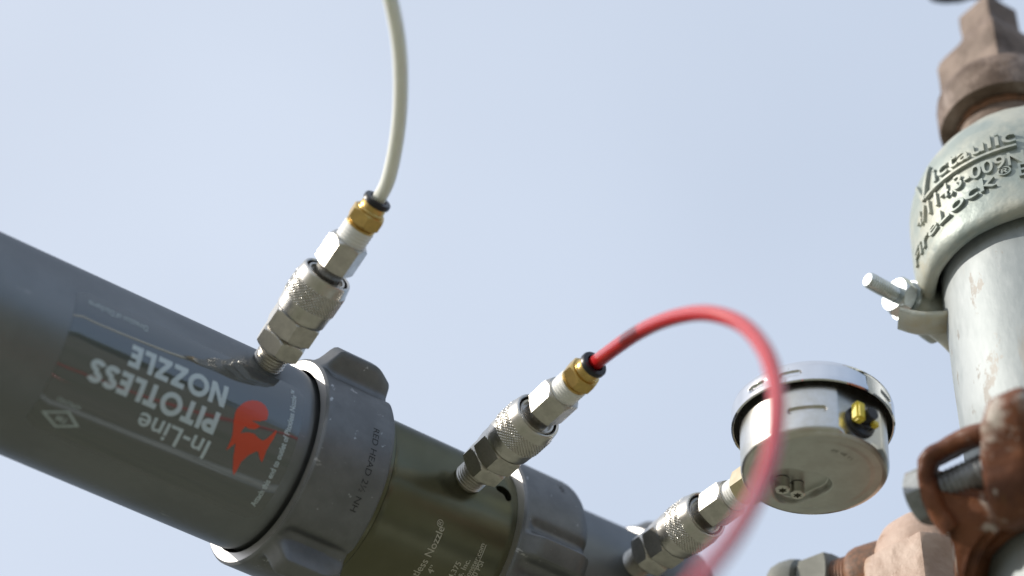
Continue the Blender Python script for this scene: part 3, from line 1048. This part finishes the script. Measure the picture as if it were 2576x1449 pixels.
surf(bm, [.0340, .0360, .0380] + [.038 + i * .003 for i in range(1, 17)], rf, 96, radians(4))
rough_up(bm, .0005, 80, 4)
mesh_obj('square_head', bm, 'rust_iron', plug, 30)
bm = bmesh.new()
hb = frame(at(2392, -24, 1.245), RV, -FV)
lathe(bm, [(-.011, .001), (-.0105, .003), (-.008, .0052), (-.003, .006), (.004, .0056), (.009, .004), (.024, .0035)], 40)
local_part('dark_bracket', bm, 'plastic_black', F_plug(.0765).inverted() @ hb, plug)

# ------------------------------------------------------------------ brown pipe clamp
def h_at(y):            # height on the pipe axis whose centre shows at picture row y
    lo, hi = -.4, .4
    for _ in range(50):
        m_ = (lo + hi) / 2
        if w2p(PA + ZUP * m_)[1] > y: lo = m_
        else: hi = m_
    return m_
HC = h_at(1395)
az = radians(-38)
clamp = thing('pipe_clamp', 'chipped brown painted pipe clamp bolted round the upright pipe', 'pipe clamp', F_pipe(HC))
bm = bmesh.new()
HB = h_at(1468) - HC
prof = [(-HB * .9, .0425), (-HB * .9, .0490), (-HB * .75, .0510), (0, .0515), (HB * .7, .0505), (HB, .0478), (HB, .0452), (HB * .8, .0428)]
lathe(bm, prof, 128, False, False)
for v in bm.verts:
    th = atan2(v.co.z, v.co.y)
rough_up(bm, .0006, 70, 1)
mesh_obj('housing', bm, 'clamp_paint', clamp, 50)
IK = F_pipe(HC).inverted()
# bolt: head behind left, shank coming towards the right front
bh = at(2350, 1240, 1.004)
KD = Vector((.785, -.62, 0)).normalized()
FK = IK @ frame(bh, KD, CAM - bh)
bm = bmesh.new(); hexnut(bm, -.0075, 0, .0108, radians(-20), .0010, ch1=.0006)
bolt = local_part('bolt', bm, 'bolt_grey', FK, clamp, 30)
bm = bmesh.new(); lathe(bm, [(0, .0056), (.004, .0056)] + thread_prof(.0045, .026, .0061, .0022, .0010) + [(.029, .0062), (.062, .0062)], 64)
sh = local_part('shank', bm, 'bolt_grey', FK, clamp, 60)
sh.parent = bolt
# bolt ear: plate below the head that bends into an upper arm and runs back into the housing
K = lambda a, b, c: IK @ (bh + KD * a + KU * b + KR * c)
KU = (UV - KD * UV.dot(KD)).normalized()
KR = KD.cross(KU)
if KR.dot(FV) > 0: KR = -KR             # towards the viewer
def on_plane(p):
    v = ray(p)
    t_ = (bh - CAM).dot(KR) / v.dot(KR)
    q = CAM + v * t_ - bh
    return q.dot(KD), q.dot(KU)
def c8(x, y): return (2039.2 + x * .35194, 939.1 + y * .35194)
ear = [K(*on_plane(c8(x, y)), z) for x, y, z in ((1420, 430, -.006), (1300, 425, -.005), (1190, 440, -.004), (1060, 492, -.004), (940, 552, -.003), (862, 612, -.001), (838, 700, 0), (852, 800, 0), (890, 910, 0), (945, 1010, -.001), (1010, 1100, -.002))]
bm = bmesh.new()
path = catmull(ear, 10)
def sec(s, ph):
    wv = .0034 + .0008 * sstep(.6, 1, s) + .0010 * sstep(.4, .1, s)
    return sup(ph, wv, .0115 + .002 * sstep(.6, 1, s), .62)
sweep(bm, path, sec, up=IK.to_3x3() @ KU, n=32)
rough_up(bm, .0009, 80, 6)
rough_up(bm, .0004, 260, 8)
mesh_obj('bolt_ear', bm, 'clamp_paint', clamp, 60)
# web: solid cheek between the plate, the ring and its mouth
CHEEK = [(800, 700), (860, 722), (930, 745), (985, 765), (1100, 795), (1200, 812), (1280, 830), (1420, 900), (1470, 1010), (1450, 1060), (1380, 1130), (1300, 1205), (1240, 1300), (1205, 1420), (1195, 1600), (1085, 1600), (1082, 1449), (1068, 1250), (1030, 1130), (960, 1055), (900, 960), (840, 870)]
bm = bmesh.new()
pp = [on_plane(c8(*p)) for p in CHEEK]
fr = bm.faces.new([bm.verts.new((a, b, .0075)) for a, b in pp])
ex = bmesh.ops.extrude_face_region(bm, geom=[fr])
for v in [q for q in ex['geom'] if isinstance(q, bmesh.types.BMVert)]: v.co.z = -.014
bmesh.ops.bevel(bm, geom=[e for e in bm.edges if abs(e.verts[0].co.z - .0075) < 1e-6 and abs(e.verts[1].co.z - .0075) < 1e-6], offset=.003, segments=4, affect='EDGES')
slice_grid(bm, .0025, .0025)
bmesh.ops.triangulate(bm, faces=[f for f in bm.faces if len(f.verts) > 4])
bmesh.ops.recalc_face_normals(bm, faces=bm.faces)
for v in bm.verts: v.co = K(v.co.x, v.co.y, v.co.z)
rough_up(bm, .0010, 70, 9)
rough_up(bm, .0004, 240, 12)
mesh_obj('cheek', bm, 'clamp_paint', clamp, 70)
# second half's ear
bm = bmesh.new()
bmesh.ops.create_icosphere(bm, subdivisions=5, radius=1)
la, lb = on_plane(c8(1548, 600))
for v in bm.verts:
    q = Vector([math.copysign(abs(c) ** .55, c) for c in v.co])
    v.co = K(la + .0115 * q.x + .0072 * q.y, lb + .0225 * q.y, .010 + .012 * q.z)
rough_up(bm, .0014, 60, 11)
rough_up(bm, .0005, 200, 14)
mesh_obj('bolt_ear', bm, 'clamp_paint', clamp, 70)
bm = bmesh.new(); hexnut(bm, .060, .069, .0105, 0, .001)
local_part('nut', bm, 'zinc_bolt', FK @ Matrix.Translation((.004, .006, 0)), clamp, 30)

# ------------------------------------------------------------------ tan cast fitting, nipple, union
TA = at(2332, 1432, 1.11)
TT = Vector((CAM.x - TA.x, CAM.y - TA.y, 0)).normalized()
FT = frame(TA, ZUP, TT)
tan = thing('cast_fitting', 'tan painted six-sided cast fitting behind the clamp bolt', 'pipe fitting', FT)
bm = bmesh.new()
Rt = .0275
def rf(k, x, th):
    r = hexr(Rt, th, radians(-2))
    rr = (1.0, 1.0, 1.0, 1.0, .985, .95)[k] if k < 6 else 1
    return min(r, Rt * .985) * rr
surf(bm, [-.16, -.06, -.02, -.0022, -.0008, 0], rf, 120, radians(-2), True, True)
bmesh.ops.subdivide_edges(bm, edges=[e for e in bm.edges if e.calc_length() > .015], cuts=6)
rough_up(bm, .0009, 70, 2)
rough_up(bm, .0004, 260, 3)
mesh_obj('hex_body', bm, 'tan_paint', tan, 26)
bm = bmesh.new()
lathe(bm, [(-.001, .0232), (.004, .0226), (.010, .0205), (.016, .0170), (.020, .0125), (.022, .007)], 72)
rough_up(bm, .0006, 90, 4)
mesh_obj('shoulder', bm, 'tan_paint', tan, 60)
ND = Vector((-.83, .55, 0)).normalized()
NO = at(2196, 1466, 1.118)
FN = frame(NO, ND, CAM - NO)
nip = thing('threaded_nipple', 'rusty threaded nipple screwed into the tan fitting', 'pipe nipple', FN)
bm = bmesh.new(); lathe(bm, [(-.012, .0150), (-.002, .0156), (.0020, .0158), (.0045, .0152), (.0060, .0140)] + thread_prof(.0062, .0135, .0140, .0016, .0006) + [(.020, .0125)], 72); rough_up(bm, .0003, 200)
mesh_obj('threaded_pipe', bm, 'rust_thread', nip, 60)
un = thing('hex_union', 'dull grey hexagonal union with round flange at the bottom edge, left of the tan fitting', 'pipe union', FN)
bm = bmesh.new(); hexnut(bm, .0125, .0265, .0188, radians(-42), .0012); rough_up(bm, .0003, 90)
mesh_obj('hex_nut', bm, 'grey_fitting', un, 25)
bm = bmesh.new(); lathe(bm, [(.0265, .0150), (.0275, .0195), (.0300, .0205), (.0345, .0208), (.0375, .0202), (.0395, .0185), (.0400, .012), (.075, .012)], 96)
mesh_obj('flange', bm, 'grey_fitting', un, 40)
